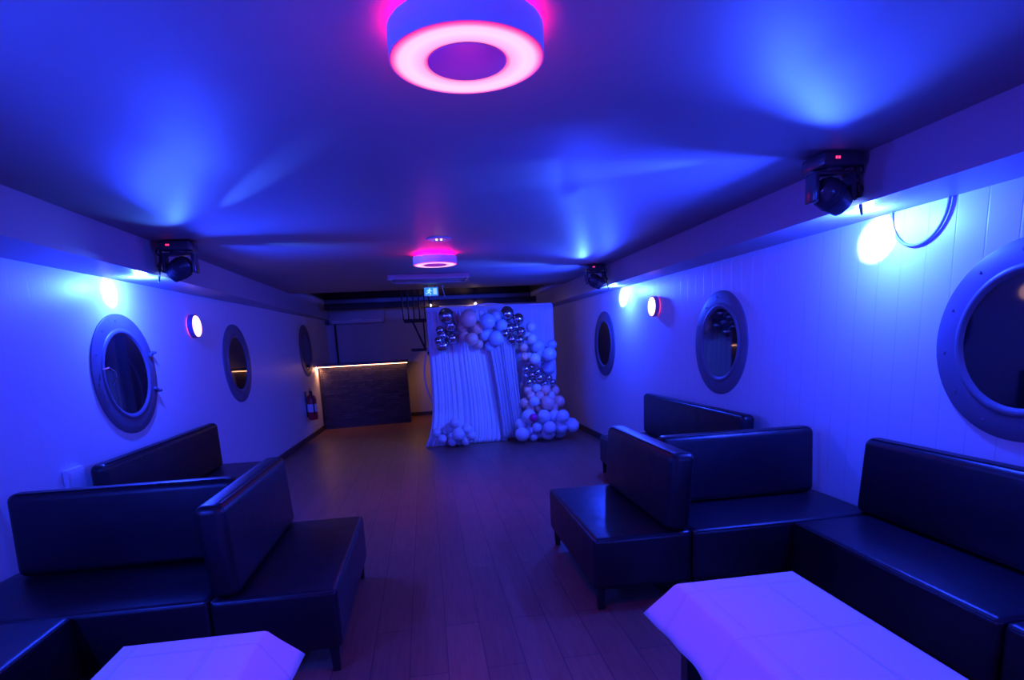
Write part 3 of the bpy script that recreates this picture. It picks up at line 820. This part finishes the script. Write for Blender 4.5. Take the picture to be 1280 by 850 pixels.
# frame: two feet, two poles, crossbar
root = empty('backdrop_stand', (1.07, 9.42, 0)); tag(root, 'white metal stand carrying the pleated backdrop curtain', 'backdrop stand')
for s in (-1, 1):
    bm = bmesh.new(); tube(bm, [(s*.99, 0, .01), (s*.99, 0, 2.12)], .014); obj('pole', bm, M_white, root)
    bm = bmesh.new(); add_box(bm, s*.99-.04, s*.99+.04, -.14, .14, 0, .012, .003); obj('foot', bm, M_white, root)
bm = bmesh.new(); tube(bm, [(-1.0, 0, 2.115), (1.0, 0, 2.115)], .014); obj('crossbar', bm, M_white, root)
def pleat(s, n, a):
    q = s+.018*math.sin(9*s+1)+.011*math.sin(23*s)
    return a*(math.sin(2*PI*n*q)*(.65+.35*math.sin(13*s+2))+.3*math.sin(2*PI*n*2.3*q+1.1))
o = drape('pleated_curtain', lambda u, v: (.085+1.99*u+.02*v*(u-.5), 9.38+pleat(u, 26, .010)*(0.35+.65*v)-.01, 2.10-v*2.04), 300, 16, M_drape)
tag(o, 'wide white pleated backdrop curtain hanging behind the balloons, reaching the right side', 'curtain')
# round arch ring
bm = bmesh.new(); pts = [(1.04+1.07*math.cos(a), 9.47, 1.085+1.07*math.sin(a)) for a in [2*PI*k/96 for k in range(96)]]
tube(bm, pts, .012, 8, closed=True)
root = empty('arch_ring', (0, 0, 0)); tag(root, 'thin round white metal arch ring showing left of the front drape', 'arch')
obj('ring', bm, M_white, root)
bm = bmesh.new(); add_box(bm, .8, 1.26, 9.41, 9.55, 0, .02, .004); obj('foot_plate', bm, M_white, root)
# front drape flaring on the floor
def front(u, v):
    x_top = .075+.92*u; x_bot = -.10+1.30*u
    k = v**7; x = x_top*(1-k)+x_bot*k+ (.25*u*v*(1-k))
    flare = .0+.16*max(0, v-.75)/.25*(1-.5*u)
    y = 9.16+pleat(u, 13, .022)*(.5+.5*v)-flare*.9
    z = 2.05-v*2.045
    if u < .12: z = max(z, .006)
    return (x, y, z+.0)
o = drape('front_drape', front, 220, 40, M_drape); tag(o, 'white gathered front drape flaring out onto the floor at the left', 'curtain')
def sheer(u, v):
    x = (.93+.45*u)*(1-v)+(1.02+.47*u)*v+.12*math.sin(v*2.2)*(1-u)-.12*v*(1-v)
    return (x, 9.06+pleat(u, 8, .018)-.03*v, 1.78-v*1.73)
o = drape('sheer_drape', sheer, 120, 30, M_sheer, .002); tag(o, 'sheer lilac-looking drape with slanted folds left of the balloon column', 'curtain')

# ------------------------------------------------------------------ balloons
KIND = {'c': ('chrome', M_chrome), 'w': ('white', M_balw), 'b': ('pale blue-white', M_balb), 'p': ('peach', M_balp), 'm': ('magenta', M_balm)}
WHERE = {  # short place phrases

    'topleft': "in the backdrop's top left cluster", 'topmid': "in the backdrop's top middle garland",
    'topright': "in the backdrop's top right cluster", 'colblue': "in the balloon column's upper part",
    'colchrome': "in the balloon column's chrome band", 'colpeach': "in the balloon column's peach band",
    'basewhite': "in the pile under the balloon column", 'baseleft': "in the small pile before the drape"}
GRP = {'topleft': 'balloons at the top left of the backdrop', 'topmid': 'balloons across the top of the backdrop', 'topright': 'balloons at the top right of the garland',
       'colblue': 'balloons in the upper right column', 'colchrome': 'chrome balloons in the column band', 'colpeach': 'balloons in the peach band',
       'basewhite': 'balloons piled at the foot of the column', 'baseleft': 'balloons piled at the foot of the front drape'}
ORD = ['', 'second ', 'third ', 'fourth ', 'fifth ', 'sixth ', 'seventh ', 'eighth ', 'ninth ']
proto = {}
bmq = None
for k, (nm, m) in KIND.items():
    bm = bmesh.new()
    prof = []
    for i in range(17):
        t = PI*i/16; r = math.sin(t); z = math.cos(t)
        if z < 0: z *= 1.13; r *= 1-.06*(-z)**2
        prof.append((max(r, 0) if 0 < i < 16 else 0, z))
    lathe(bm, prof, 28)
    lathe(bm, [(0, -1.1), (.045, -1.15), (.03, -1.17), (.08, -1.22), (0, -1.21)], 10)
    me_o = obj('balloon_proto', bm, m); proto[k] = me_o.data; bpy.data.objects.remove(me_o)
groups = {}
for B in BALLOONS: groups.setdefault((B[0], B[1]), []).append(B)
for (g, k), L in groups.items():
    n = len(L)
    zs = sorted(L, key=lambda b_: -b_[4])
    for i, B in enumerate(zs):
        _, _, x, y, z, r = B
        o = bpy.data.objects.new('balloon', proto[k]); COL.objects.link(o)
        z = max(z, r*1.02)
        o.location = (x, y, z); o.scale = (r, r, r*.98)
        o.rotation_euler = (random.uniform(1.9, 2.9), 0, random.uniform(-.9, .9))
        if n == 1: q = 'only '+KIND[k][0]+' balloon'
        elif i < (n+1)//2: q = KIND[k][0]+' balloon, '+ORD[i]+'highest'
        else: q = KIND[k][0]+' balloon, '+ORD[n-1-i]+'lowest'
        if n > 1: q += ' such one'
        tag(o, q+' '+WHERE[g], 'balloon', GRP[g])

# ------------------------------------------------------------------ world and view
w = bpy.data.worlds.new('world'); sc.world = w; w.use_nodes = True
w.node_tree.nodes['Background'].inputs[0].default_value = (.01, .015, .06, 1); w.node_tree.nodes['Background'].inputs[1].default_value = .3
sc.view_settings.view_transform = 'Standard'; sc.view_settings.look = 'None'; sc.view_settings.gamma = 1
sc.view_settings.use_curve_mapping = False
sc.view_settings.exposure = EXPOSURE
sc.cycles.use_denoising = True
sc.cycles.max_bounces = 8; sc.cycles.diffuse_bounces = 5; sc.cycles.glossy_bounces = 4
sc.cycles.sample_clamp_indirect = 6
sc.cycles.caustics_reflective = False; sc.cycles.caustics_refractive = False
